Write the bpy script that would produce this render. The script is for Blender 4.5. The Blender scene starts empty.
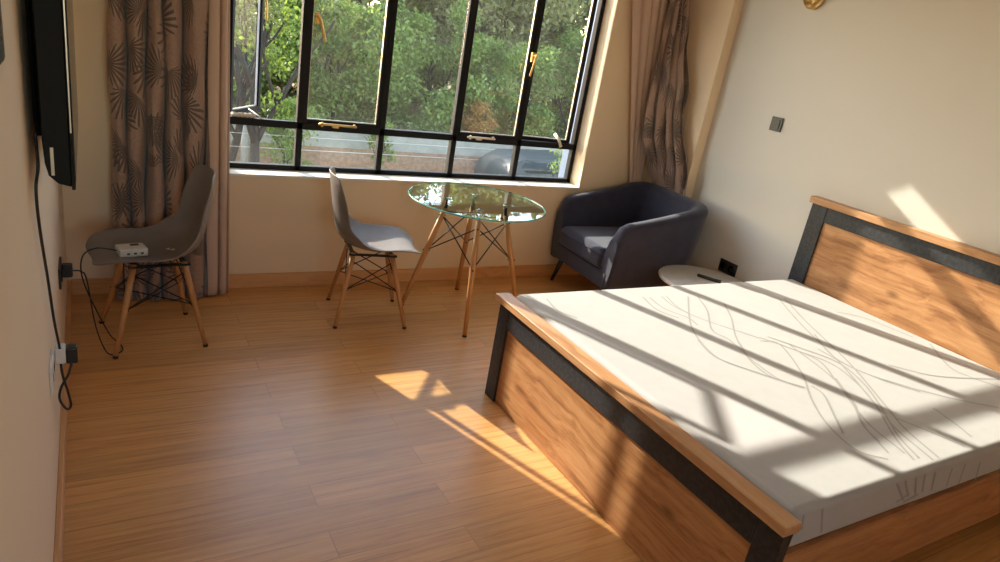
import bpy, math, random
from math import sin, cos, pi, radians, sqrt, atan2
from mathutils import Vector, Matrix
import numpy as np
random.seed(7)
S = bpy.context.scene
COL = S.collection

# ------------------------------------------------------------------ mesh builder
class MB:
    def __init__(s):
        s.v = []; s.f = []; s.m = []; s.s = []; s.uv = None
    def add(s, vs, fs, mi=0, smooth=True):
        o = len(s.v); s.v += [tuple(p) for p in vs]
        for f in fs:
            s.f.append(tuple(i + o for i in f)); s.m.append(mi); s.s.append(smooth)
        return s
    def box(s, x0, x1, y0, y1, z0, z1, mi=0, M=None):
        vs = [Vector((x, y, z)) for x in (x0, x1) for y in (y0, y1) for z in (z0, z1)]
        if M is not None: vs = [M @ v for v in vs]
        return s.add(vs, [(0,1,3,2), (4,6,7,5), (0,4,5,1), (2,3,7,6), (0,2,6,4), (1,5,7,3)], mi, False)
    def tube(s, pts, r, n=10, mi=0, caps=True, flat=1.0):
        P = [Vector(p) for p in pts]; k = len(P)
        rs = r if isinstance(r, (list, tuple)) else [r] * k
        vs = []; up = None
        for i, p in enumerate(P):
            t = (P[min(i+1, k-1)] - P[max(i-1, 0)]).normalized()
            if up is None:
                a = Vector((0,0,1)) if abs(t.z) < .9 else Vector((1,0,0))
                up = (a - t * a.dot(t)).normalized()
            else:
                up = (up - t * up.dot(t)).normalized()
            b = t.cross(up)
            for j in range(n):
                w = 2 * pi * j / n
                vs.append(p + (up * cos(w) + b * sin(w) * flat) * rs[i])
        fs = []
        for i in range(k - 1):
            for j in range(n):
                a = i*n + j; b2 = i*n + (j+1) % n
                fs.append((a, b2, b2 + n, a + n))
        s.add(vs, fs, mi)
        if caps:
            o = len(s.v) - k*n
            s.f.append(tuple(o + j for j in reversed(range(n)))); s.m.append(mi); s.s.append(False)
            s.f.append(tuple(o + (k-1)*n + j for j in range(n))); s.m.append(mi); s.s.append(False)
        return s
    def lathe(s, prof, c=(0,0,0), n=32, mi=0, M=None, close=True):
        vs = []
        for r, z in prof:
            for j in range(n):
                w = 2*pi*j/n; q = Vector((c[0] + r*cos(w), c[1] + r*sin(w), c[2] + z))
                vs.append(M @ q if M is not None else q)
        fs = []
        k = len(prof)
        for i in range(k - 1):
            for j in range(n):
                a = i*n + j; b = i*n + (j+1) % n
                fs.append((a, b, b + n, a + n))
        if close:
            fs.append(tuple(reversed(range(n)))); fs.append(tuple((k-1)*n + j for j in range(n)))
        return s.add(vs, fs, mi)
    def grid(s, P, mi=0, closed_u=False):
        nu = len(P); nv = len(P[0]); vs = [p for row in P for p in row]; fs = []
        for i in range(nu - (0 if closed_u else 1)):
            for j in range(nv - 1):
                a = i*nv + j; b = ((i+1) % nu)*nv + j
                fs.append((a, b, b+1, a+1))
        return s.add(vs, fs, mi)
    def build(s, name, mats, parent=None, bevel=0, seg=3, solid=0, sub=0, uvs=None, fixn=True):
        me = bpy.data.meshes.new(name)
        me.from_pydata([tuple(v) for v in s.v], [], s.f)
        for m in (mats if isinstance(mats, (list, tuple)) else [mats]): me.materials.append(m)
        me.polygons.foreach_set('material_index', s.m)
        me.polygons.foreach_set('use_smooth', s.s)
        me.update()
        if fixn:
            import bmesh
            bm = bmesh.new(); bm.from_mesh(me); bmesh.ops.recalc_face_normals(bm, faces=bm.faces[:]); bm.to_mesh(me); bm.free()
        if uvs is not None:
            L = me.uv_layers.new(name='UVMap')
            for l in me.loops: L.data[l.index].uv = uvs[l.vertex_index]
        o = bpy.data.objects.new(name, me); COL.objects.link(o)
        if parent: o.parent = parent
        if solid:
            md = o.modifiers.new('s', 'SOLIDIFY'); md.thickness = solid; md.offset = 0
        if bevel:
            md = o.modifiers.new('b', 'BEVEL'); md.width = bevel; md.segments = seg; md.limit_method = 'ANGLE'; md.angle_limit = radians(40)
            me.polygons.foreach_set('use_smooth', [True]*len(me.polygons))
            md.harden_normals = True
        if sub:
            md = o.modifiers.new('u', 'SUBSURF'); md.levels = sub; md.render_levels = sub
        return o

def empty(name, loc=(0,0,0), rz=0):
    o = bpy.data.objects.new(name, None); COL.objects.link(o)
    o.location = loc; o.rotation_euler = (0, 0, rz); o.empty_display_size = .1
    return o
def tag(o, label=None, cat=None, group=None, kind=None):
    if label: o['label'] = label
    if cat: o['category'] = cat
    if group: o['group'] = group
    if kind: o['kind'] = kind
    return o
def copy_tree(o, parent=None):
    c = o.copy(); COL.objects.link(c)
    if parent: c.parent = parent
    for ch in [x for x in bpy.data.objects if x.parent == o]: copy_tree(ch, c)
    return c
def catmull(P, n=8):
    P = [Vector(p) for p in P]; Q = [2*P[0]-P[1]] + P + [2*P[-1]-P[-2]]; out = []
    for i in range(1, len(Q)-2):
        for k in range(n):
            t = k/n; a, b, c, d = Q[i-1:i+3]
            out.append(.5*((2*b) + (c-a)*t + (2*a-5*b+4*c-d)*t*t + (3*b-a-3*c+d)*t**3))
    out.append(P[-1]); return out
def lerp(a, b, t): return a + (b-a)*t
def interp(t, K):
    if t <= K[0][0]: return K[0][1]
    for (a, va), (b, vb) in zip(K, K[1:]):
        if t <= b:
            u = (t-a)/(b-a); u = u*u*(3-2*u); return va + (vb-va)*u
    return K[-1][1]

# ------------------------------------------------------------------ materials
class N:
    def __init__(s, name):
        s.m = bpy.data.materials.new(name); s.m.use_nodes = True; s.t = s.m.node_tree; s.n = s.t.nodes; s.l = s.t.links
        s.b = s.n['Principled BSDF']; s.out = s.n['Material Output']
    def node(s, ty, props=None, **ins):
        k = s.n.new(ty)
        for a, v in (props or {}).items(): setattr(k, a, v)
        for a, v in ins.items():
            key = int(a[1:]) if a[0] == '_' and a[1:].isdigit() else a.replace('_', ' ')
            s.put(k.inputs[key], v)
        return k
    def put(s, sock, v):
        if isinstance(v, bpy.types.NodeSocket): s.l.new(v, sock)
        elif isinstance(v, bpy.types.Node): s.l.new(v.outputs[0], sock)
        else: sock.default_value = v
    def math(s, op, a, b=0.0, c=0.0, clamp=False):
        k = s.n.new('ShaderNodeMath'); k.operation = op; k.use_clamp = clamp
        s.put(k.inputs[0], a); s.put(k.inputs[1], b); s.put(k.inputs[2], c); return k.outputs[0]
    def ramp(s, fac, stops):
        k = s.n.new('ShaderNodeValToRGB'); e = k.color_ramp.elements
        while len(e) < len(stops): e.new(.5)
        for q, (p, c) in zip(e, stops): q.position = p; q.color = (*c, 1)
        s.put(k.inputs[0], fac); return k.outputs[0]
    def mix(s, f, a, b, bt='MIX'):
        k = s.n.new('ShaderNodeMix'); k.data_type = 'RGBA'; k.blend_type = bt
        s.put(k.inputs[0], f)
        for i, v in ((6, a), (7, b)): s.put(k.inputs[i], (*v, 1) if isinstance(v, tuple) and len(v) == 3 else v)
        return k.outputs[2]
    def coord(s, kind='Object', scale=(1,1,1), rot=(0,0,0), loc=(0,0,0)):
        c = s.n.new('ShaderNodeTexCoord'); m = s.n.new('ShaderNodeMapping')
        s.l.new(c.outputs[kind], m.inputs[0]); m.inputs['Scale'].default_value = scale; m.inputs['Rotation'].default_value = rot; m.inputs['Location'].default_value = loc
        return m.outputs[0]
    def noise(s, vec, scale, detail=4, rough=.55, dist=0.0):
        k = s.node('ShaderNodeTexNoise', None, Vector=vec, Scale=scale, Detail=detail, Roughness=rough, Distortion=dist); return k.outputs[0]
    def bump(s, h, strength=.2, dist=.01):
        k = s.node('ShaderNodeBump', None, Strength=strength, Distance=dist, Height=h); s.l.new(k.outputs[0], s.b.inputs['Normal'])
    def base(s, c=None, rough=.5, metal=0.0, **kw):
        if c is not None: s.put(s.b.inputs['Base Color'], (*c, 1) if isinstance(c, tuple) else c)
        s.put(s.b.inputs['Roughness'], rough); s.put(s.b.inputs['Metallic'], metal)
        for k, v in kw.items(): s.put(s.b.inputs[k.replace('_', ' ')], v)
        return s

def plain(name, c, rough=.5, metal=0.0, var=.06, vs=20, bump=0.0, bs=200, **kw):
    k = N(name); v = k.coord()
    n = k.noise(v, vs, 3)
    lo = tuple(x*(1-var) for x in c); hi = tuple(min(1, x*(1+var)) for x in c)
    k.base(k.ramp(n, [(.3, lo), (.7, hi)]), rough, metal, **kw)
    if bump: k.bump(k.noise(v, bs, 2), bump, .002)
    return k.m

def wall_mat(name, c):
    k = N(name); v = k.coord()
    n = k.noise(v, 1.3, 4)
    k.base(k.ramp(n, [(.3, tuple(x*.97 for x in c)), (.7, c)]), .55)
    k.bump(k.noise(v, 60, 5), .06, .004); return k.m
M = {}
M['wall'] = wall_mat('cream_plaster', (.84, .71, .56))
M['wall_b'] = wall_mat('cream_plaster_bounce_tint', (.84, .66, .45))  # cream wall with warm bounce light put into its colour
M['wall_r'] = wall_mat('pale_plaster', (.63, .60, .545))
M['ceil'] = wall_mat('ceiling_paint', (.80, .75, .66))
M['sill'] = wall_mat('sill_plaster', (.83, .76, .64))
M['ext'] = wall_mat('outer_reveal_blue_grey', (.12, .18, .29))  # one even dark blue-grey over the whole outer reveal

def floor_mat():
    k = N('laminate_floor'); v = k.coord()
    br = k.node('ShaderNodeTexBrick', {'offset': .37, 'offset_frequency': 2, 'squash': 1.0}, Vector=v, Color1=(0,0,0,1), Color2=(1,1,1,1), Mortar=(.5,.5,.5,1),
                Scale=1.0, Mortar_Size=.0014, Mortar_Smooth=.2, Bias=0.0, Brick_Width=1.22, Row_Height=.125)
    gv = k.coord(scale=(2.2, 60, 1))
    off = k.node('ShaderNodeVectorMath', {'operation': 'MULTIPLY_ADD'}); k.put(off.inputs[0], br.outputs[0]); off.inputs[1].default_value = (9, 5, 3); k.put(off.inputs[2], gv)
    g = k.noise(off.outputs[0], 1.0, 6, .65, .4)
    gv2 = k.coord(scale=(9, 260, 1)); g2 = k.noise(gv2, 1.0, 3, .6)
    t = k.math('ADD', k.math('MULTIPLY', g, .75), k.math('MULTIPLY', g2, .28))
    c = k.ramp(t, [(.30, (.40, .18, .06)), (.5, (.63, .325, .11)), (.68, (.73, .41, .16)), (.8, (.76, .46, .21))])
    tone = k.math('MULTIPLY_ADD', br.outputs[0], .20, .90)
    c = k.mix(1.0, c, k.node('ShaderNodeCombineColor', None, Red=tone, Green=tone, Blue=tone).outputs[0], 'MULTIPLY')
    c = k.mix(k.math('MULTIPLY', br.outputs[1], .5), c, (.16, .07, .03))
    k.base(c, k.math('MULTIPLY_ADD', g, .14, .27)); k.b.inputs['Specular IOR Level'].default_value = .55
    k.bump(k.math('SUBTRACT', k.math('MULTIPLY', g, .3), br.outputs[1]), .12, .002); return k.m
M['floor'] = floor_mat()

def wood(name, dark, mid, light, axis, sc=1.0, rough=.42, knots=True):
    # axis: long direction of the grain
    k = N(name); s = [26*sc]*3; s['xyz'.index(axis)] = 1.6*sc
    v = k.coord(scale=tuple(s))
    warp = k.noise(k.coord(scale=(2.2*sc,)*3), 1.0, 3)
    vm = k.node('ShaderNodeVectorMath', {'operation': 'MULTIPLY_ADD'}); k.put(vm.inputs[0], k.node('ShaderNodeCombineXYZ', None, X=warp, Y=warp, Z=warp).outputs[0]); vm.inputs[1].default_value = (3, 3, 3); k.put(vm.inputs[2], v)
    g = k.noise(vm.outputs[0], 1.0, 7, .62, .35)
    s2 = [170*sc]*3; s2['xyz'.index(axis)] = 7*sc
    f = k.noise(k.coord(scale=tuple(s2)), 1.0, 3, .6)
    t = k.math('ADD', k.math('MULTIPLY', g, .8), k.math('MULTIPLY', f, .2))
    c = k.ramp(t, [(.33, dark), (.48, mid), (.62, light)])
    if knots:
        ks = [5.5*sc]*3; ks['xyz'.index(axis)] = 2.6*sc
        vo = k.node('ShaderNodeTexVoronoi', None, Vector=k.coord(scale=tuple(ks)), Scale=1.0)
        c = k.mix(k.ramp(vo.outputs['Distance'], [(.03, (.75,)*3), (.13, (0,)*3)]), c, tuple(x*.6 for x in dark))
    k.base(c, rough); k.bump(t, .08, .001); return k.m
M['oak_panel'] = wood('oak_panel', (.24, .098, .035), (.43, .20, .078), (.55, .29, .125), 'y')
M['oak_cap'] = wood('oak_cap', (.36, .17, .07), (.50, .26, .115), (.60, .34, .165), 'y', knots=False)
M['oak_rail'] = wood('oak_rail', (.26, .10, .036), (.42, .19, .072), (.52, .26, .11), 'x')
M['base'] = wood('baseboard_wood', (.55, .27, .10), (.66, .35, .145), (.72, .41, .18), 'x', knots=False)
M['base_y'] = wood('baseboard_wood_side', (.55, .27, .10), (.66, .35, .145), (.72, .41, .18), 'y', knots=False)
M['beech'] = wood('beech', (.40, .18, .055), (.50, .235, .08), (.58, .29, .11), 'z', .8, .38, False)

def leatherette():
    k = N('black_leatherette'); v = k.coord()
    vo = k.node('ShaderNodeTexVoronoi', {'feature': 'DISTANCE_TO_EDGE'}, Vector=v, Scale=170.0)
    n = k.noise(v, 60, 4)
    k.base(k.ramp(n, [(.35, (.008, .009, .012)), (.7, (.028, .030, .036))]), .5)
    k.bump(k.math('ADD', vo.outputs[0], n), .5, .002); return k.m
M['leather'] = leatherette()
M['steel'] = plain('black_steel', (.009, .009, .010), .62, bump=.05, Specular_IOR_Level=.25)
M['black_metal'] = plain('black_wire', (.02, .02, .022), .35, .6)
M['brass'] = plain('brass', (.75, .47, .16), .38, .85)
M['cream_metal'] = plain('cream_stay', (.80, .66, .50), .5)
M['plastic'] = plain('grey_shell_plastic', (.225, .195, .18), .42, bump=.12, bs=500)
M['rubber'] = plain('dark_foot_cap', (.03, .025, .022), .7)
M['black_plastic'] = plain('black_plastic', (.014, .014, .015), .38)
M['tv_black'] = plain('television_black', (.006, .006, .006), .6, Specular_IOR_Level=.2)
M['gloss_black'] = plain('gloss_black', (.008, .008, .009), .12)
M['white_plastic'] = plain('white_plastic', (.72, .70, .66), .4)
M['white_lac'] = plain('white_lacquer', (.80, .79, .77), .28)
M['gold'] = plain('gold_metal', (.86, .62, .25), .3, .9)
M['cable'] = plain('cable_rubber', (.01, .01, .011), .5)
M['silver'] = plain('silver_trim', (.6, .55, .48), .3, .7)
M['chrome'] = plain('chrome_pad', (.55, .55, .55), .2, .9)

def fabric(name, a, b, sc=420, bump=.25, sheen=.3, rough=.9):
    k = N(name); v = k.coord(); n = k.noise(v, 14, 5); f = k.noise(v, sc, 2)
    t = k.math('ADD', k.math('MULTIPLY', n, .7), k.math('MULTIPLY', f, .3))
    k.base(k.ramp(t, [(.35, a), (.65, b)]), rough); k.b.inputs['Sheen Weight'].default_value = sheen; k.b.inputs['Sheen Roughness'].default_value = .5
    k.bump(f, bump, .002); return k.m
M['sofa'] = fabric('navy_grey_fabric', (.018, .019, .038), (.032, .033, .062), sheen=.25)
M['mattress'] = fabric('white_mattress_cover', (.435, .428, .415), (.465, .457, .445), 300, .12, .1)
M['print'] = fabric('grey_printed_line', (.31, .30, .285), (.345, .335, .32), 300, .1, 0)
M['cloth'] = fabric('pale_cloth', (.6, .5, .38), (.7, .6, .48))

def curtain_mat():
    k = N('palm_print_curtain')
    v = k.coord('UV'); 
    sc = k.node('ShaderNodeVectorMath', {'operation': 'SCALE'}, _0=v); sc.inputs['Scale'].default_value = 4.3
    total = None
    for q, (ofs, n, R) in enumerate([((0,0,0), 24, .80), ((3.3, 7.1, 0), 22, .72)]):
        ad = k.node('ShaderNodeVectorMath', {'operation': 'ADD'}, _0=sc.outputs[0]); ad.inputs[1].default_value = ofs
        vo = k.node('ShaderNodeTexVoronoi', {'voronoi_dimensions': '2D'}, Vector=ad.outputs[0], Scale=1.0 if q == 0 else .85, Randomness=.75)
        m2 = k.node('ShaderNodeVectorMath', {'operation': 'SCALE'}, _0=ad.outputs[0]); m2.inputs['Scale'].default_value = 1.0
        d = k.node('ShaderNodeVectorMath', {'operation': 'SUBTRACT'}, _0=ad.outputs[0], _1=vo.outputs['Position'])
        sx = k.node('ShaderNodeSeparateXYZ', None, Vector=d.outputs[0])
        col = k.node('ShaderNodeSeparateColor', None, Color=vo.outputs['Color'])
        rot = k.math('MULTIPLY', col.outputs[0], 6.283)
        th = k.math('ARCTAN2', sx.outputs[1], sx.outputs[0])
        th = k.math('ADD', th, rot)
        # wrap to -pi..pi
        th = k.math('WRAP', th, pi, -pi)
        r = k.node('ShaderNodeVectorMath', {'operation': 'LENGTH'}, _0=d.outputs[0]).outputs['Value']
        # frond: fan of blades, longest at th = 0, none behind
        blade = k.math('ABSOLUTE', k.math('SINE', k.math('MULTIPLY', th, n/2)))
        reach = k.math('MULTIPLY', k.math('SUBTRACT', 1.0, k.math('POWER', k.math('DIVIDE', k.math('ABSOLUTE', th), 1.8), 2.0)), R)
        rel = k.math('DIVIDE', r, k.math('MAXIMUM', reach, .01))
        thr = k.math('MULTIPLY_ADD', rel, .75, .22)
        msk = k.math('MULTIPLY', k.math('GREATER_THAN', blade, thr), k.math('LESS_THAN', rel, 1.0))
        total = msk if total is None else k.math('MAXIMUM', total, msk)
    n = k.noise(v, 60, 4)
    base = k.ramp(n, [(.3, (.28, .18, .135)), (.7, (.37, .25, .19))])
    c = k.mix(k.math('MULTIPLY', total, .85), base, (.06, .042, .036))
    k.base(c, .5); k.b.inputs['Sheen Weight'].default_value = .3
    k.bump(k.noise(v, 900, 2), .1, .001); return k.m
M['curtain'] = curtain_mat()

def sheer_mat():
    k = N('sheer_beige'); v = k.coord('UV'); n = k.noise(v, 300, 2)
    c = k.ramp(n, [(.3, (.74, .56, .45)), (.7, (.82, .64, .52))])
    k.base(c, .8)
    tr = k.node('ShaderNodeBsdfTranslucent', None, Color=(.75, .58, .44, 1))
    mx = k.node('ShaderNodeMixShader', None, _0=.3, _1=k.b.outputs[0], _2=tr.outputs[0])
    k.l.new(mx.outputs[0], k.out.inputs[0]); return k.m
M['sheer'] = sheer_mat()

def glass_mat(name, tint=(.93, .95, .94), haze=.05, rough=.02, hazecol=(.75,.75,.73), smudge=True, f0=.05, f1=.28):
    k = N(name); k.n.remove(k.b)
    tr = k.node('ShaderNodeBsdfTransparent', None, Color=(*tint, 1))
    gl = k.node('ShaderNodeBsdfGlossy', None, Color=(1,1,1,1), Roughness=rough)
    lw = k.node('ShaderNodeLayerWeight', None, Blend=.5)
    fac = k.math('MULTIPLY_ADD', k.math('POWER', lw.outputs['Facing'], 4.0), f1, f0)
    m1 = k.node('ShaderNodeMixShader', None, _0=fac, _1=tr.outputs[0], _2=gl.outputs[0])
    df = k.node('ShaderNodeBsdfTranslucent', None, Color=(*hazecol, 1))
    hz = haze
    if smudge:
        hz = k.math('MULTIPLY', k.ramp(k.noise(k.coord(), 5.0, 5, .6), [(.3, (.45,)*3), (.75, (1.5,)*3)]), haze)
    m2 = k.node('ShaderNodeMixShader', None, _0=hz, _1=m1.outputs[0], _2=df.outputs[0])
    k.l.new(m2.outputs[0], k.out.inputs[0]); return k.m
M['pane'] = glass_mat('dusty_window_glass', haze=.006, f0=.03)
M['pane_open'] = glass_mat('open_casement_glass', (.94, .95, .95), haze=.002, f0=.02, f1=.06)
M['table_glass'] = glass_mat('table_glass_top', (.88, .95, .92), 0.0, .01, smudge=False, f0=.06, f1=.55)
k = N('table_glass_edge'); k.base((.10, .38, .30), .1); k.b.inputs['Transmission Weight'].default_value = .3; M['glass_edge'] = k.m

def leaf_mat(name, a, b, tr=.4):
    k = N(name)
    inf = k.n.new('ShaderNodeNewGeometry')
    c = k.ramp(inf.outputs['Random Per Island'], [(0, a), (1, b)])
    k.base(c, .5)
    tl = k.node('ShaderNodeBsdfTranslucent', None, Color=k.mix(.5, c, (.45, .55, .08)))
    mx = k.node('ShaderNodeMixShader', None, _0=tr, _1=k.b.outputs[0], _2=tl.outputs[0])
    k.l.new(mx.outputs[0], k.out.inputs[0]); return k.m
M['leaf_green'] = leaf_mat('mid_green_leaf', (.07, .125, .022), (.29, .39, .11))
M['leaf_bright'] = leaf_mat('bright_leaf', (.05, .09, .016), (.24, .33, .055), .42)
M['leaf_dark'] = leaf_mat('dark_leaf', (.03, .055, .015), (.11, .14, .04), .3)
M['leaf_rust'] = leaf_mat('rust_leaf', (.30, .10, .03), (.42, .26, .08), .35)
M['leaf_olive'] = leaf_mat('olive_leaf', (.13, .13, .05), (.32, .32, .14), .35)
M['bark'] = plain('bark', (.035, .026, .02), .9, var=.4, bump=.6, bs=40)
M['soil'] = plain('red_soil', (.26, .16, .10), .95, var=.3, vs=2, bump=.4, bs=12)
M['concrete'] = plain('grey_concrete', (.36, .34, .30), .9, var=.12, vs=3, bump=.2, bs=30)
M['asphalt'] = plain('pale_driveway', (.30, .30, .29), .9, var=.15, vs=3)
M['brick'] = plain('red_brick', (.32, .19, .125), .9, var=.25, vs=8)
M['car'] = plain('car_paint', (.05, .06, .065), .45, .1)
M['car_glass'] = plain('car_glass', (.03, .04, .045), .05)

# ------------------------------------------------------------------ room
W, H, YB = 3.8435, 2.75, -5.3
JX, X0, SILL, TOPZ, FR = 3.1785, .745, .679, 2.54, .122
def struct(o): return tag(o, kind='structure')
struct(MB().box(-.2, W+.2, YB-.2, .28, -.12, 0).build('floor', M['floor']))
struct(MB().box(-.2, W+.2, YB-.2, .28, H, H+.12).build('ceiling', M['ceil']))
struct(MB().box(-.2, 0, YB-.2, .28, 0, H).build('wall_left', M['wall']))
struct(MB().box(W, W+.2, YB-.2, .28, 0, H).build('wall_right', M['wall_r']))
wf = MB()
A0, A1, B0, B1 = .15, 1.25, .85, 2.15  # opening for the added fill window
wf.box(0, A0, YB-.2, YB, 0, H); wf.box(A1, W, YB-.2, YB, 0, H); wf.box(A0, A1, YB-.2, YB, 0, B0); wf.box(A0, A1, YB-.2, YB, B1, H)
struct(wf.build('wall_front', M['wall']))
w2 = struct(empty('added_fill_window', (0, YB-.1, 0))); f2 = MB()  # unseen window added behind the camera to light the room's left side
for x in (A0, .68, A1-.04): f2.box(x, x+.04, 0, .045, B0, B1)
f2.box(A0, A1, 0, .045, B0, B0+.04); f2.box(A0, A1, 0, .045, B1-.04, B1)
f2.build('window_frame', M['steel'], w2)
for x in (A0+.04, .72): MB().box(x, x+.49, .02, .024, B0+.04, B1-.04).build('pane', M['pane'], w2)
wb = MB()
def quadring(y0, y1, b):
    b.box(0, X0, y0, y1, 0, H); b.box(JX, W, y0, y1, 0, H); b.box(X0, JX, y0, y1, 0, SILL); b.box(X0, JX, y0, y1, TOPZ, H)
quadring(0, FR+.02, wb)
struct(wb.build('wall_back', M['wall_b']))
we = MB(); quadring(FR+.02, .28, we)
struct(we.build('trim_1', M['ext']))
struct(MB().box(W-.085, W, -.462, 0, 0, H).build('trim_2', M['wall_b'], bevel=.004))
struct(MB().box(.016, W-.016-.085, -.016, 0, 0, .0854).build('baseboard_back', M['base'], bevel=.003))
struct(MB().box(0, .016, YB, -.016, 0, .0854).build('baseboard_left', M['base_y'], bevel=.003))
struct(MB().box(W-.016, W, YB, -.462, 0, .0854).build('baseboard_right', M['base_y'], bevel=.003))

# ------------------------------------------------------------------ window
win = struct(empty('window_1', (0, FR, 0)))
def fbox(b, x0, x1, z0, z1, y0=0, y1=.045): b.box(x0, x1, y0, y1, z0, z1)
PITCH = .502; MX = [X0] + [1.1763 + PITCH*i for i in range(5)]; MX[5] = JX
fr = MB()
fbox(fr, X0, X0+.035, SILL, TOPZ); fbox(fr, JX-.032, JX, SILL, TOPZ)
fbox(fr, X0, JX, SILL, SILL+.032); fbox(fr, X0, JX, TOPZ-.035, TOPZ)
for x in MX[1:5]: fbox(fr, x-.018, x+.018, SILL, TOPZ)
ZT, ZU = .948, 2.285
fbox(fr, X0, JX, ZT-.020, ZT+.020); fbox(fr, X0, JX, ZU-.024, ZU+.024)
fr.build('window_frame', M['steel'], win, bevel=.003)
def pane(parent, x0, x1, z0, z1, y=.022):
    MB().box(x0, x1, y-.002, y+.002, z0, z1).build('pane', M['pane'], parent)
for i in range(5):
    a, b = MX[i]+.02, MX[i+1]-.02
    pane(win, a, b, SILL+.02, ZT-.02)
    pane(win, a, b, ZU+.03, TOPZ-.02)
pane(win, MX[2]+.02, MX[3]-.02, ZT+.02, ZU-.03)
MB().box(X0, JX, -FR-.012, .0, SILL-.012, SILL+.004).build('window_sill', M['sill'], win, bevel=.003)
def sash(hx, sgn, w, ang, dy=.03, gm='pane'):
    """casement, hinge at hx, leaf runs in direction sgn; ang opens outward"""
    e = empty('sash'); e.parent = win; e.location = (hx, dy, 0); e.rotation_euler = (0, 0, ang*sgn)
    z0, z1 = ZT+.014, ZU-.018; t = .026
    s = MB()
    def bx(a, b, c, d):
        a, b = sorted((a*sgn, b*sgn)); s.box(a, b, -.014, .018, c, d)
    bx(0, t, z0, z1); bx(w-t, w, z0, z1); bx(t, w-t, z0, z0+t); bx(t, w-t, z1-t, z1)
    s.build('sash_frame', M['steel'], e, bevel=.003)
    a, b = sorted(((t-.01)*sgn, (w-t+.01)*sgn))
    MB().box(a, b, 0, .004, z0+t-.01, z1-t+.01).build('pane', M[gm], e)
    # pale putty line round the glass
    p = MB(); q = .005
    for (c, d, f, g) in ((t, t+q, z0+t, z1-t), (w-t-q, w-t, z0+t, z1-t), (t, w-t, z0+t, z0+t+q), (t, w-t, z1-t-q, z1-t)):
        c, d = sorted((c*sgn, d*sgn)); p.box(c, d, -.004, .008, f, g)
    p.build('putty', M['silver'], e)
    return e
def handle(parent, x, z, tilt=0.0, y=-.03, s=1):
    h = MB(); h.box(x-.012, x+.012, y+.006, y+.02, z-.03, z+.03)
    h.tube([(x, y+.01, z+.01), (x, y-.02, z+.012)], .008, 8)
    h.tube(catmull([(x-.02*s, y-.022, z+.02), (x+.005*s, y-.026, z+.0), (x+.02*s+tilt*.3, y-.024, z-.06), (x+.028*s+tilt, y-.022, z-.12)], 5), .0085, 8, flat=.6)
    return h.build('handle', M['brass'], parent)
def stay(parent, x0, x1, z, y=-.012, m='brass'):
    h = MB(); h.tube([(x0, y-.012, z), (lerp(x0,x1,.3), y-.014, z+.003), (x1, y-.012, z)], .0065, 8)
    h.tube([(x0+.02, y-.016, z-.012), (x0+.02, y-.016, z+.014)], .007, 8); h.tube([(x1-.015, y-.018, z+.012), (x1-.015, y+.01, z-.004)], .007, 8)
    h.box(lerp(x0,x1,.45)-.018, lerp(x0,x1,.45)+.018, y-.01, y+.014, z-.016, z-.004)
    return h.build('stay', M[m], parent)
# left casement wide open, its pane dusty
s0 = sash(X0+.052, 1, .36, radians(53), .085, 'pane_open')
h0 = handle(s0, .345, 1.60, 0, -.005)
a = radians(52)
st = MB(); st.tube([(X0+.22, .02, ZT+.024), (X0+.052+.22*cos(a), .085+.22*sin(a), ZT+.035)], .004, 8); st.build('stay', M['cream_metal'], win)
s1 = sash(MX[2]-.012, -1, PITCH-.024, 0, .018); handle(win, MX[1]+.055, 1.55, .015)
stay(win, MX[1]+.10, MX[1]+.33, ZT+.022)
s3 = sash(MX[3]+.012, 1, PITCH-.024, 0, .018); handle(win, MX[4]-.02, 1.52, -.01, s=-.4)
stay(win, MX[3]+.08, MX[3]+.29, ZT+.016, m='cream_metal')
s4 = sash(3.122, -1, .425, radians(5.5), .032)
st = MB(); st.tube([(3.03, -.012, ZT-.004), (3.01, .01, ZT+.05), (3.005, .06, ZT+.075)], .011, 8, flat=.5); st.build('stay', M['cream_metal'], win)
# crumpled cloth on the bar by the open casement
rg = MB(); rr = random.Random(3)
for j in range(4):
    P = []
    c = Vector((X0+.08+j*.028, FR+.022+rr.uniform(-.006,.006), ZT+.020+.010)); 
    for i in range(9):
        row = []
        for l in range(12):
            th = pi*i/8; ph = 2*pi*l/11
            r = 1 + .3*sin(3*ph+j)*sin(2*th) + .15*sin(7*ph+2*j)
            row.append(c + Vector((.022*r*sin(th)*cos(ph), .017*r*sin(th)*sin(ph), .012*(r+.3*sin(5*ph+j*2))*cos(th))))
        P.append(row)
    rg.grid(P)
tag(rg.build('cloth_scrap', M['cloth']), 'small crumpled pale cloth on the outer ledge below the open casement', 'cloth')

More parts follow.
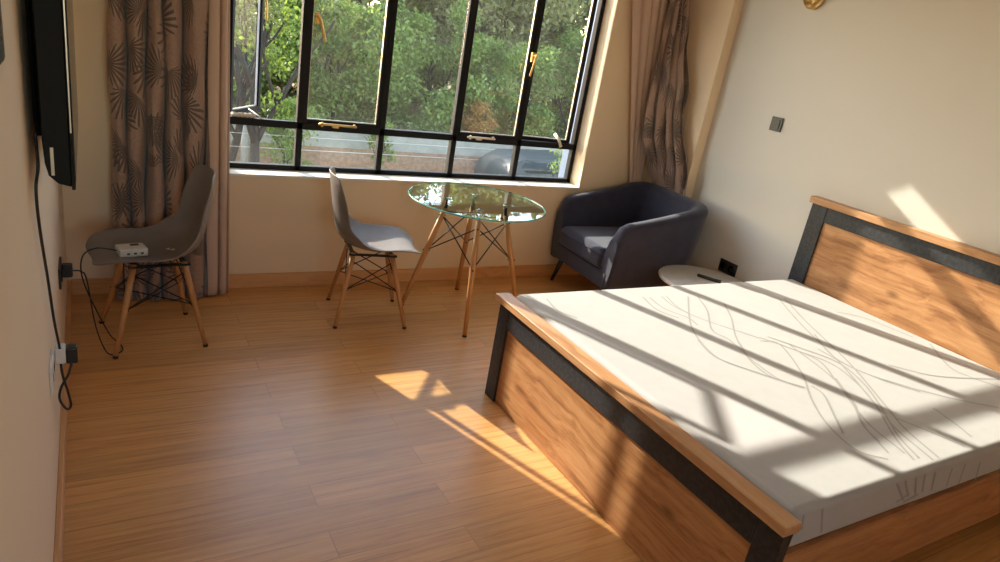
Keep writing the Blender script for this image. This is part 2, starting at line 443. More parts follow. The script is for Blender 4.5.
# ------------------------------------------------------------------ curtains
def drape(name, mat, edge_l, edge_r, z0, z1, folds, amp, phase=0, nz=40, nu=180, uvw=1.0, jitter=0.0, seed=1, pinch=None, uv0=0.0):
    rnd = random.Random(seed)
    ph = [rnd.uniform(-.5, .5) for _ in range(folds*2+4)]
    P = []; uv = []
    for i in range(nu):
        u = i/(nu-1); row = []
        for j in range(nz):
            t = j/(nz-1); z = lerp(z1, z0, t)
            a = edge_l(z); b = edge_r(z)
            d = Vector((b[0]-a[0], b[1]-a[1], 0)); L = d.length; nrm = Vector((d.y, -d.x, 0)).normalized()
            w = u*folds + .16*sin(u*7+seed) + jitter*.1*sin(z*2.5+u*9+seed)
            k = int(w); am = amp*(1+.35*ph[k % len(ph)])
            f = 2*abs(sin(pi*w + phase))**.85 - 1
            sw = .25*amp*sin(4*pi*w+1.0+jitter*z)
            if pinch: f *= min(1, max(.12, (z-pinch)/.30+.12)); sw *= min(1, max(.1, (z-pinch)/.3))
            lat = -.13*sin(2*(pi*w+phase))*L/folds*(1 if amp > .05 else .8)
            p = Vector((a[0], a[1], 0)) + d*u + nrm*(am*f*(.75+.25*t)) + d.normalized()*lat
            row.append((p.x + .006*jitter*sin(9*z+u*20), p.y + .006*jitter*sin(7*z+u*31), z)); uv.append((uv0+u*uvw, z))
        P.append(row)
    m = MB().grid(P)
    return m.build(name, mat, None, uvs=uv, solid=.0016, fixn=False)
zc = 2.58
c = drape('curtain', M['curtain'], lambda z: (.225+.004*z, -.085), lambda z: (.665, -.105), .012, zc, 5, .080, 1.2, uvw=1.25, jitter=1.0, seed=4)
tag(c, 'heavy taupe curtain with dark palm leaf print hanging left of the window', 'curtain')
c = drape('sheer_curtain', M['sheer'], lambda z: (.650, -.10), lambda z: (.785-.022*z, -.085), .012, zc, 2, .030, .3, uvw=.6, seed=2)
tag(c, 'plain pinkish beige curtain hanging between palm print curtain and window glass', 'curtain')
c = drape('sheer_curtain', M['sheer'], lambda z: (3.265 - .27*(z-2.0), -.045), lambda z: (3.70, -.05), .70, zc, 5, .022, .5, uvw=.8, seed=3)
tag(c, 'plain beige curtain gathered in the corner behind the armchair', 'curtain')
def interp3(z, K):
    return tuple(interp(z, [(k[0], k[1+i]) for k in K]) for i in range(2))
c = drape('curtain', M['curtain'], lambda z: interp3(z, [(.62, 3.735, -.14), (.78, 3.735, -.14), (.91, 3.65, -.15), (1.16, 3.535, -.16), (1.37, 3.515, -.15), (1.56, 3.515, -.13), (2.03, 3.53, -.10), (2.6, 3.50, -.09)]),
          lambda z: interp3(z, [(.62, 3.742, -.50), (.85, 3.742, -.49), (1.4, 3.705, -.32), (1.8, 3.715, -.18), (2.1, 3.715, -.11), (2.6, 3.715, -.10)]), .66, zc, 4, .034, .8, uvw=.95, jitter=1.0, seed=9, nz=70, uv0=3.0, pinch=.76)
tag(c, 'palm print curtain bunched behind the dark armchair with its hem tucked in', 'curtain')
rod = empty('curtain_rod', (0, -.10, 2.62)); tag(rod, 'black curtain rod running above the window', 'curtain rod')
MB().tube([(.04, 0, 0), (3.72, 0, 0)], .012, 12).build('rod', M['steel'], rod)
for x in (.12, 1.9, 3.65): MB().tube([(x, .1, .02), (x, .02, .02), (x, 0, -.0)], .008, 8).build('bracket', M['steel'], rod)

# ------------------------------------------------------------------ shell chairs
def make_chair():
    root = empty('dining_chair')
    # side profile (x forward, z up), half width
    prof = [(.240, .412, .0), (.241, .414, .07), (.234, .424, .155), (.20, .437, .205), (.14, .438, .225), (.07, .430, .233), (0, .425, .236), (-.07, .428, .235), (-.13, .442, .230), (-.18, .475, .218), (-.21, .53, .20), (-.224, .60, .190), (-.235, .67, .188), (-.245, .735, .180), (-.253, .785, .155), (-.259, .815, .11), (-.261, .826, .0)]
    P = catmull([Vector((x, 0, z)) for x, z, w in prof], 4); Wd = catmull([Vector((w, 0, 0)) for x, z, w in prof], 4)
    n = len(P); nv = 21; rows = []
    for i, (p, w) in enumerate(zip(P, Wd)):
        t = i/(n-1); ww = max(w.x, .003); row = []
        tan = (P[min(i+1, n-1)] - P[max(i-1, 0)]).normalized(); nr = Vector((-tan.z, 0, tan.x)) * -1
        nr = Vector((tan.z, 0, -tan.x)) if tan.x < 0 else nr
        if nr.z < 0 and t < .5: nr = -nr
        if t >= .5 and nr.x < 0: nr = -nr
        curl = interp(t, [(0, .0), (.12, .018), (.35, .045), (.55, .085), (.7, .06), (.9, .035), (1, .0)])
        for j in range(nv):
            s = -1 + 2*j/(nv-1)
            row.append(p + Vector((0, s*ww, 0)) + nr*curl*abs(s)**2.4)
        rows.append(row)
    sh = MB().grid(rows).build('shell', M['plastic'], root, solid=.007)
    sub = sh.modifiers.new('u', 'SUBSURF'); sub.levels = 1; sub.render_levels = 1
    for sx in (-1, 1):
        for sy in (-1, 1):
            top = Vector((.105*sx-.01, .10*sy, .408)); bot = Vector((.192*sx, .192*sy, .0)); d = bot-top
            l = MB().tube([top, top + d*.3, top+d*.7, bot+Vector((0,0,.012))], [.0135, .0145, .012, .0105], 12).build('leg', M['beech'], root)
            MB().tube([bot+Vector((0,0,.012)), bot], .0115, 12).build('foot_cap', M['rubber'], l)
    fr = MB()
    fr.box(-.14, .12, -.118, -.098, .396, .404); fr.box(-.14, .12, .098, .118, .396, .404)
    fr.box(-.13, -.11, -.12, .12, .396, .404); fr.box(.085, .105, -.12, .12, .396, .404)
    def lp(sx, sy, t): 
        top = Vector((.105*sx-.01, .10*sy, .395)); bot = Vector((.192*sx, .192*sy, 0)); return top.lerp(bot, t)
    w = .0032
    for sy in (-1, 1):
        fr.tube([lp(-1, sy, .08), lp(1, sy, .48)], w, 6); fr.tube([lp(1, sy, .08), lp(-1, sy, .48)], w, 6)
    for sx in (-1, 1):
        fr.tube([lp(sx, -1, .08), lp(sx, 1, .48)], w, 6); fr.tube([lp(sx, 1, .08), lp(sx, -1, .48)], w, 6)
    fr.tube([lp(-1,-1,.48), lp(1,1,.48)], w, 6); fr.tube([lp(-1,1,.48), lp(1,-1,.48)], w, 6)
    for sx in (-1, 1):
        for sy in (-1, 1):
            q = lp(sx, sy, .06); fr.tube([q + Vector((0, 0, .016)), q], [.008, .013], 10)
            r = lp(sx, sy, .48); fr.tube([r + Vector((.016, 0, 0)), r - Vector((.016, 0, 0))], .004, 6)
    fr.build('wire_frame', M['black_metal'], root)
    return root
chB = make_chair(); chB.location = (1.4615, -.4703, 0); chB.rotation_euler.z = radians(-10.7)
tag(chB, 'grey moulded shell chair with wooden legs, drawn up beside the round glass table', 'chair', 'grey shell chairs')
chA = copy_tree(chB); chA.location = (.358, -.5481, 0); chA.rotation_euler.z = radians(187)
tag(chA, 'grey moulded shell chair before the left curtain, a white device on its seat', 'chair', 'grey shell chairs')

# ------------------------------------------------------------------ glass table
TX, TY, TZ, TR = 2.0571, -.5205, .7121, .4056
tb = empty('glass_table', (TX, TY, 0)); tag(tb, 'round clear glass table on four splayed wooden legs under the window', 'table')
g = MB(); n = 72; t = .009
pr_ = [(TR-.004, TZ-t), (TR, TZ-t+.003), (TR, TZ-.003), (TR-.004, TZ)]
vs = []; fs = []
g.add([(r*cos(2*pi*j/n), r*sin(2*pi*j/n), z) for r, z in pr_ for j in range(n)], [(i*n+j, i*n+(j+1) % n, (i+1)*n+(j+1) % n, (i+1)*n+j) for i in range(3) for j in range(n)], 1)
g.f.append(tuple(reversed(range(n)))); g.m.append(0); g.s.append(False)
g.f.append(tuple(3*n+j for j in range(n))); g.m.append(0); g.s.append(False)
g.build('table_top', [M['table_glass'], M['glass_edge']], tb)
def tl(k, t):
    a = radians(-22.56+90*k); top = Vector((.18*cos(a), .18*sin(a), .64)); bot = Vector((.364*cos(a), .364*sin(a), 0)); return top.lerp(bot, t)
br = MB()
for k in range(4):
    a = radians(-22.56+90*k); u = Vector((cos(a), sin(a), 0))
    l = MB().tube([tl(k, 0), tl(k, .35), tl(k, .7), tl(k, .985)], [.0155, .0175, .015, .0125], 14).build('leg', M['beech'], tb)
    MB().tube([tl(k, .985), tl(k, 1)], .0135, 12).build('foot_cap', M['rubber'], l)
    br.tube([tl(k, .06), tl(k, -.02), u*.172 + Vector((0, 0, TZ-t-.012))], [.009, .009, .009], 10)
    pd = MB().lathe([(.013, TZ-t-.014), (.017, TZ-t-.010), (.017, TZ-t)], (u.x*.172, u.y*.172, 0), 16).build('glass_pad', M['chrome'], tb)
    k2 = (k+1) % 4
    br.tube([tl(k, .07), tl(k2, .42)], .0038, 6); br.tube([tl(k2, .07), tl(k, .42)], .0038, 6)
    q = tl(k, .42); br.tube([q+u*.022, q-u*.022], .005, 8)
    q = tl(k, .07); br.tube([q+u*.02, q-u*.02], .005, 8)
br.tube([tl(0, .03), tl(2, .03)], .005, 8); br.tube([tl(1, .03), tl(3, .03)], .005, 8)
br.build('wire_brace', M['black_metal'], tb)

# ------------------------------------------------------------------ armchair
ac = empty('armchair', (2.985, -.40, 0), radians(177.5)); tag(ac, 'dark navy tub armchair with dark legs in the corner by the right wall', 'armchair')
# local: front at x=0, back at x=-.73, half width .36
def sofa_shell():
    D, Wh, R = .72, .34, .13
    path = []
    for i in range(14): path.append((lerp(0, -(D-R), i/14), -Wh))
    for i in range(13):
        w = pi/2*i/12; path.append((-(D-R) - R*sin(w), -Wh + R - R*cos(w)))
    for i in range(1, 10): path.append((-D, lerp(-Wh+R, Wh-R, i/10)))
    for i in range(13):
        w = pi/2*i/12; path.append((-D+R-R*cos(w), Wh-R+R*sin(w)))
    for i in range(1, 15): path.append((lerp(-(D-R), 0, i/14), Wh))
    rows = []; n = len(path)
    for i, (x, y) in enumerate(path):
        a = path[max(i-1, 0)]; b = path[min(i+1, n-1)]; tx, ty = b[0]-a[0], b[1]-a[1]; L = math.hypot(tx, ty); nx, ny = -ty/L, tx/L
        # outward normal
        if nx*(x+.35) + ny*y < 0: nx, ny = -nx, -ny
        f = min(1, max(0, -x/.70))
        h = .632 + .148*f**1.25
        e = min(1, -x/.09); h -= .10*(1-sqrt(max(0, 1-(1-e)**2)))
        th = lerp(.085, .11, f); flare = .045*(h-.19)/.5 + .012*f
        zb = .185; sec = []
        # outer wall up, rounded top, inner wall down
        for k in range(7):
            t = k/6; z = lerp(zb, h-.045, t); sec.append((flare*t**1.3 - .0 + .012*sin(pi*t), z))
        for k in range(1, 8):
            w = pi*k/8; sec.append((flare - th/2 + th/2*cos(w), h-.045 + .045*sin(w)))
        for k in range(7):
            t = k/6; z = lerp(h-.045, .30, t); sec.append((flare*(1-t) - th - .01*sin(pi*t), z))
        sec.append((-.06, zb))
        lean = Vector((.03*(1-f)*(h-.0)*0, 0, 0))
        xo = 0.0
        rows.append([(x + nx*s + (-xo*((z-.19)/.42)), y + ny*s, z) for s, z in sec])
    m = MB(); m.grid(rows)
    k = len(rows[0]); 
    for r in (0, n-1):
        m.f.append(tuple(r*k+j for j in range(k))); m.m.append(0); m.s.append(False)
    # close underside
    m.f += [(i*k, (i+1)*k, (i+1)*k+k-1, i*k+k-1) for i in range(n-1)]; m.m += [0]*(n-1); m.s += [False]*(n-1)
    return m
sofa_shell().build('wrap_back', M['sofa'], ac)
MB().box(-.63, .005, -.335, .335, .185, .305).build('seat_base', M['sofa'], ac, bevel=.02, seg=4)
cu = MB().box(-.62, .022, -.262, .262, .30, .445).build('seat_cushion', M['sofa'], ac, bevel=.045, seg=6)
pp = MB()
for zz in (.325, .405): pp.tube([(-.3, -.26, zz), (-.0, -.262, zz), (.022, -.24, zz), (.0245, 0, zz), (.022, .24, zz), (0, .262, zz), (-.3, .26, zz)], .004, 6)
pp.build('piping', M['sofa'], cu)
for sx, sy in ((0, 1), (0, -1), (1, 1), (1, -1)):
    x = -.07 if sx == 0 else -.60; bx = x + (.045 if sx == 0 else -.04); 
    MB().tube([(x, sy*.27, .20), ((x+bx)/2, sy*.285, .1), (bx, sy*.30, 0)], [.022, .017, .011], 12).build('leg', M['black_plastic'], ac)

# ------------------------------------------------------------------ bed
XF, YF0, YF1 = 1.713, -1.423, -3.061
bed = empty('bed', (XF, YF1, 0)); tag(bed, 'double bed frame of oak panels framed in black, standing against the right wall', 'bed')
def B(b, name, mat, parent=bed, **kw):
    for i, v in enumerate(b.v): b.v[i] = (v[0]-XF, v[1]-YF1, v[2])
    return b.build(name, mat, parent, **kw)
fb = B(MB().box(XF+.032, XF+.05, YF0-.09, YF1+.09, .004, .39), 'footboard_panel', M['oak_panel'])
cp = MB().box(XF, XF+.072, YF1, YF0, .491, .5231); B(cp, 'footboard_cap', M['oak_cap'], bevel=.003)
for y0, y1 in ((YF0-.02-.085, YF0-.02), (YF1+.008, YF1+.093)):
    B(MB().box(XF+.02, XF+.064, y0, y1, 0, .491), 'footboard_post', M['leather'], bevel=.004)
B(MB().box(XF+.02, XF+.064, YF0-.105, YF1+.093, .385, .491), 'footboard_rail', M['leather'], bevel=.004)
HX = W-.0505
B(MB().box(HX+.012, HX+.03, YF0-.11, YF1+.10, .1, .93), 'headboard_panel', M['oak_panel'])
B(MB().box(HX-.02, W-.002, YF1, YF0, 1.006, 1.044), 'headboard_cap', M['oak_cap'], bevel=.003)
for y0, y1 in ((YF0-.012-.105, YF0-.012), (YF1+.008, YF1+.108)):
    B(MB().box(HX, W-.005, y0, y1, 0, 1.006), 'headboard_post', M['leather'], bevel=.004)
B(MB().box(HX, W-.005, YF0-.117, YF1+.108, .915, 1.006), 'headboard_rail', M['leather'], bevel=.004)
for y in (YF1+.022, YF0-.052):
    B(MB().box(XF+.064, HX, y, y+.03, .145, .385), 'side_rail', M['oak_rail'], bevel=.002)
B(MB().box(XF+.07, HX, YF1+.052, YF0-.052, .30, .33), 'slat_base', M['oak_rail'])

MX0, MX1, MY0, MY1, MZ0, MZ1 = XF+.078, HX-.004, YF1+.030, YF0-.040, .386, .535
# ------------------------------------------------------------------ camera basis (used also for reading positions off the plan)
CAM = Vector((.1357, -3.8803, 1.6462)); yw, pt_, rl, FPX = radians(-32.8679), radians(-19.9862), radians(9.9397), 677.46
fwd = Vector((-sin(yw)*cos(pt_), cos(yw)*cos(pt_), sin(pt_))); rgt = Vector((cos(yw), sin(yw), 0)); up = rgt.cross(fwd)
r2 = rgt*cos(rl) + up*sin(rl); u2 = up*cos(rl) - rgt*sin(rl)
# printed lines of the mattress cover, in bed-plan metres (x, y)
LINES = [[(2.75,-1.622),(2.554,-1.829),(2.44,-1.968),(2.361,-2.121),(2.342,-2.248),(2.422,-2.369)],[(2.898,-1.734),(2.778,-1.892),(2.61,-2.073),(2.501,-2.238),(2.48,-2.32)],[(2.584,-1.601),(2.558,-1.717),(2.595,-1.877),(2.732,-2.107)],[(2.812,-1.629),(2.71,-1.797),(2.545,-1.987),(2.549,-2.086),(2.493,-2.258)],[(2.499,-1.605),(2.478,-1.734),(2.524,-1.852),(2.51,-1.929)],[(2.463,-1.592),(2.425,-1.741),(2.47,-1.844)],[(2.614,-1.604),(2.572,-1.719),(2.573,-1.819)],[(1.913,-1.545),(1.892,-1.677),(1.938,-1.76)],[(2.74,-2.101),(2.807,-2.227),(2.874,-2.379),(2.823,-2.537),(2.718,-2.689),(2.553,-2.867),(2.472,-2.983)],[(2.708,-2.128),(2.784,-2.175),(2.631,-2.412),(2.468,-2.579),(2.355,-2.73),(2.307,-2.876),(2.374,-2.951)],[(3.334,-1.733),(3.158,-1.995),(3.044,-2.19),(2.912,-2.416),(2.706,-2.71),(2.615,-2.842),(2.551,-3.006)],[(2.954,-2.256),(2.95,-2.454),(3.047,-2.616),(3.172,-2.752),(3.328,-2.868)],[(3.1,-2.131),(2.959,-2.336),(2.972,-2.516),(3.067,-2.674)],[(3.79,-1.649),(3.561,-1.937),(3.672,-2.037),(3.717,-2.278)],[(3.731,-2.354),(3.537,-2.55),(3.53,-2.641),(3.579,-2.755)],[(2.57,-2.504),(2.553,-2.575),(2.45,-2.69),(2.358,-2.792)],[(2.838,-2.185),(2.75,-2.466),(2.638,-2.645),(2.507,-2.77),(2.415,-2.926)],[(3.185,-2.46),(3.336,-2.597),(3.686,-2.706)],[(2.476,-2.323),(2.467,-2.429),(2.526,-2.507)],[(2.784,-2.175),(2.836,-2.341),(2.725,-2.514),(2.545,-2.759),(2.48,-2.945)],[(2.974,-2.778),(2.936,-2.885),(2.899,-2.963)],[(2.702,-2.778),(2.745,-2.878),(2.789,-2.994)],[(2.38,-2.058),(2.332,-2.2),(2.388,-2.324),(2.513,-2.509)],[(2.572,-2.126),(2.482,-2.259),(2.446,-2.39),(2.493,-2.479)],[(2.755,-2.487),(2.638,-2.638),(2.498,-2.783),(2.452,-2.873)],[(2.793,-2.1),(2.859,-2.225),(2.922,-2.375),(2.863,-2.532),(2.748,-2.683),(2.58,-2.861),(2.506,-2.98)],[(3.386,-1.726),(3.215,-1.989),(3.104,-2.186),(2.971,-2.414),(2.757,-2.709),(2.661,-2.841),(2.589,-3.004)]]
SIDE = [[(2.3,0.516),(2.396,0.426)],[(2.348,0.516),(2.419,0.437)],[(2.412,0.516),(2.463,0.434)],[(2.47,0.514),(2.508,0.432)],[(2.537,0.507),(2.57,0.425)],[(2.864,0.479),(2.897,0.393)],[(2.654,0.498),(2.674,0.418)],[(2.744,0.496),(2.766,0.405)],[(2.485,0.429),(2.402,0.417)],[(2.412,0.447),(2.353,0.429)],[(1.773,0.516),(1.789,0.494)],[(1.829,0.516),(1.848,0.457)],[(1.915,0.516),(1.962,0.417)]]
pr = MB().box(MX0+.004, MX1-.004, MY0+.026, MY1-.018, .331, .40).box(MX0, MX1, MY0, MY1, MZ0, MZ1)
def ribbon(P, w, nrm):
    P = catmull(P, 6); vs = []
    nrm = Vector(nrm)
    for i, p in enumerate(P):
        t = (P[min(i+1, len(P)-1)] - P[max(i-1, 0)]).normalized(); s = nrm.cross(t)*w/2
        vs += [p+s, p-s]
    pr.add(vs, [(2*i, 2*i+1, 2*i+3, 2*i+2) for i in range(len(P)-1)], 1)
for q_, L in enumerate(LINES):
    L = [(x, y) for x, y in L if MX0+.02 < x < MX1-.02 and MY0+.02 < y < MY1-.02]
    if len(L) > 1: ribbon([(x, y, MZ1+.0004+.00004*q_) for x, y in L], .009, (0, 0, 1))
for L in SIDE: ribbon([(x, MY0-.0012, z) for x, z in L], .010, (0, -1, 0))
pr.s = [False]*len(pr.f)
mt = pr.build('mattress', [M['mattress'], M['print']], bevel=.024, seg=5, fixn=False)
tag(mt, 'white mattress printed with flowing grey lines, lying in the oak bed frame', 'mattress')

# ------------------------------------------------------------------ side table, pen
sd = empty('side_table', (3.507, -1.09, 0)); tag(sd, 'low round white side table between armchair and bed', 'side table')
MB().lathe([(.295, .345), (.312, .349), (.317, .358), (.312, .367), (.30, .370)], n=64).build('table_top', M['white_lac'], sd)
MB().lathe([(.022, .012), (.022, .345)], n=20).build('column', M['white_lac'], sd)
MB().lathe([(.20, 0), (.20, .008), (.19, .012), (.03, .018)], n=40).build('base', M['white_lac'], sd)
pen = empty('marker_pen', (3.5435, -1.0718, 0.381), -1.018); tag(pen, 'black marker pen lying on the low white side table', 'pen')
MB().tube([(-.085, 0, 0), (-.08, 0, 0), (.03, 0, 0)], [.007, .011, .011], 12).build('barrel', M['black_plastic'], pen)
MB().tube([(.03, 0, 0), (.035, 0, 0), (.072, 0, 0)], [.0105, .0115, .0115], 12).build('cap', M['black_plastic'], pen)
MB().tube([(.072, 0, 0), (.085, 0, 0)], [.010, .008], 12).build('cap_end', M['white_plastic'], pen)

# ------------------------------------------------------------------ right wall fittings
def plate(name, loc, rz, w, h, mat, extra=None, parent=None):
    e = empty(name, loc, rz)     # local +y points out of the wall
    MB().box(-w/2, w/2, 0, .009, -h/2, h/2).build('plate', mat, e, bevel=.003)
    return e
sw = plate('light_switch', (W, -.99, 1.385), radians(90), .086, .086, M['black_plastic'])
MB().box(-.026, .026, .008, .0125, -.030, .030).build('rocker', M['black_plastic'], sw, bevel=.002)
tag(sw, 'square black light switch high on the right wall', 'switch')
so = plate('wall_socket', (W, -.945, .40), radians(90), .150, .088, M['black_plastic'])
f = MB()
for cx in (-.036, .036): f.lathe([(.024, .0), (.026, .003), (.024, .004)], n=20, M=Matrix.Translation((cx, .009, 0)) @ Matrix.Rotation(-pi/2, 4, 'X'))
f.build('outlet', M['gloss_black'], so); tag(so, 'black double wall socket behind the low white side table', 'socket')
wl = empty('wall_lamp', (W, -.995, 2.132), radians(90)); tag(wl, 'round gold wall light high on the right wall', 'wall lamp')
RX = Matrix.Rotation(-pi/2, 4, 'X')
MB().lathe([(.060, 0), (.068, .004), (.070, .018), (.060, .030), (.030, .036), (.001, .037)], n=40, M=RX).build('dome', M['gold'], wl)
MB().lathe([(.045, 0.03), (.05, .05), (.001, .058)], n=40, M=RX).build('boss', M['gold'], wl)

# ------------------------------------------------------------------ television on the left wall
tv = empty('television', (0, -1.9, 1.1)); tag(tv, 'black flat television on the left wall, seen edge on', 'television')
prof = [(.088, .0), (.060, .008), (.040, .028), (.033, .06), (.030, .12), (.030, .48), (.05, .53), (.088, .54)]
b = MB(); Lt = .93
vs = [(x, y, z) for y in (0, Lt) for x, z in prof]; kk = len(prof)
b.add(vs, [(i, i+1, i+1+kk, i+kk) for i in range(kk-1)] + [tuple(range(kk)), tuple(reversed(range(kk, 2*kk))), (0, kk, 2*kk-1, kk-1)], 0, False)
b.build('housing', M['tv_black'], tv, bevel=.004)
MB().box(.088, .096, -.004, Lt+.004, -.006, .546).build('bezel', M['tv_black'], tv, bevel=.002)
MB().box(.096, .0972, .012, Lt-.012, .018, .53).build('screen', M['gloss_black'], tv)
MB().box(.0905, .0935, -.0052, -.003, .14, .54).build('edge_trim', M['silver'], tv)
br = MB().box(.0, .008, .28, .65, .10, .46).box(.0, .034, .32, .35, .06, .48).box(.0, .034, .58, .61, .06, .48)
br.build('bracket', M['steel'], tv)
MB().box(.046, .053, -.0015, .001, .03, .10).build('side_label', M['silver'], tv)
PV = empty('wall_panel', (0, -2.98, 1.47)); tag(PV, 'black framed panel at the upper left edge, on the wall before the television', 'panel')
MB().box(0, .03, 0, .385, .012, .60).build('frame', M['black_plastic'], PV, bevel=.01)
MB().box(.03, .032, .03, .33, .05, .57).build('front', M['gloss_black'], PV)

# ------------------------------------------------------------------ left wall sockets and cables
def sock(loc, w, mat, label, name='wall_socket'):
    e = plate(name, loc, radians(-90), w, .088, mat); tag(e, label, 'socket'); return e
sk = sock((0, -.80, .435), .15, M['black_plastic'], 'black wall socket on the left wall behind the left shell chair')
ou = MB()
for cx in (-.034, .034): ou.lathe([(.023, 0), (.025, .003), (.023, .004)], n=20, M=Matrix.Translation((cx, .009, 0)) @ RX)
ou.build('outlet', M['gloss_black'], sk)
sk2 = sock((0, -1.68, .455), .15, M['white_plastic'], 'white double wall socket low on the left wall under the television cable')
for x in (-.05, -.03, .033): MB().box(x, x+.006, .008, .010, -.012, .012).build('slot', M['black_plastic'], sk2)
pl = empty('power_plug', (.009, -1.585, .46)); tag(pl, 'white and black plug in the low white socket', 'plug')
MB().box(0, .03, -.022, .022, -.02, .035).build('plug_body', M['white_plastic'], pl, bevel=.006)
MB().box(.03, .062, -.018, .018, -.024, .032).build('plug_head', M['black_plastic'], pl, bevel=.006)
def cable(name, pts, label, r=.0035, cat='cable'):
    return tag(MB().tube(catmull(pts, 8), r, 8).build(name, M['cable']), label, cat)
TVC = [(.016, -1.87, 1.23)] + [(0.017, -1.86, 1.1449), (0.0103, -1.88, 1.0854), (0.0112, -1.86, 0.9729), (0.0129, -1.72, 0.7757), (0.0174, -1.66, 0.621), (0.0245, -1.6, 0.488), (0.0259, -1.6, 0.4089), (0.0386, -1.6, 0.3335), (0.0437, -1.58, 0.2718), (0.0329, -1.6, 0.2703), (0.0176, -1.64, 0.3304), (0.0214, -1.62, 0.3623), (0.0407, -1.58, 0.385), (0.0524, -1.54, 0.4101), (0.0411, -1.55, 0.4607)][:-1] + [(.060, -1.572, .46)]
cable('television_cable', TVC, 'black cable hanging from television and looping by the low white socket', .0038)
p2 = empty('power_plug', (.009, -.765, .435)); tag(p2, 'black plug in the black socket behind the left chair', 'plug')
MB().box(0, .038, -.02, .02, -.03, .025).build('plug_body', M['black_plastic'], p2, bevel=.007)
# small white power unit on the left chair
dv = empty('power_unit', (.272, -.600, .4400), radians(12)); tag(dv, 'small white mini power unit box on the seat of the left chair', 'device')
MB().box(-.058, .058, -.044, .044, 0, .036).build('case', M['white_plastic'], dv, bevel=.005)
MB().box(-.002, .034, .006, .030, .0358, .0368).build('display', M['black_plastic'], dv)
d = MB()
for i in range(3): d.box(-.03+i*.028, -.018+i*.028, -.0446, -.0438, .012, .020)
d.build('port', M['black_plastic'], dv)
cd = empty('paper_tag', (.435, -.565, .4465), radians(-30)); tag(cd, 'tiny white paper tag beside the white power unit on the chair seat', 'tag')
MB().box(-.018, .018, -.009, .009, 0, .0025).build('card', M['white_plastic'], cd, bevel=.0008)
MB().box(-.004, .006, -.005, .004, .0025, .003).build('print', M['black_metal'], cd)
cable('extension_cable', [(.047, -.765, .43), (.075, -.765, .425), (.095, -.75, .38), (.12, -.73, .15), (.16, -.74, .02), (.21, -.72, .006), (.22, -.66, .006), (.17, -.60, .05), (.10, -.62, .25), (.075, -.66, .38), (.085, -.65, .455), (.13, -.62, .475), (.18, -.61, .468), (.214, -.61, .460)], 'black cable looping from the wall socket up to the white power unit', .003)

# ------------------------------------------------------------------ outside
GZ = -3.0
gr = MB().box(-50, 55, -60, 70, GZ-.3, GZ).build('floor_outside', M['soil'])
gr.name = 'ground'; struct(gr)
bw = empty('boundary_wall', (0, 15.5, GZ)); tag(bw, 'grey concrete boundary wall on a reddish brick base below the trees outside', 'wall')
MB().box(-30, 45, .02, .22, .72, 1.27).build('wall_body', M['concrete'], bw)
MB().box(-30, 45, -.04, .28, 1.27, 1.36).build('coping', M['concrete'], bw, bevel=.01)
MB().box(-30, 45, 0, .24, 0, .72).build('brick_base', M['brick'], bw)

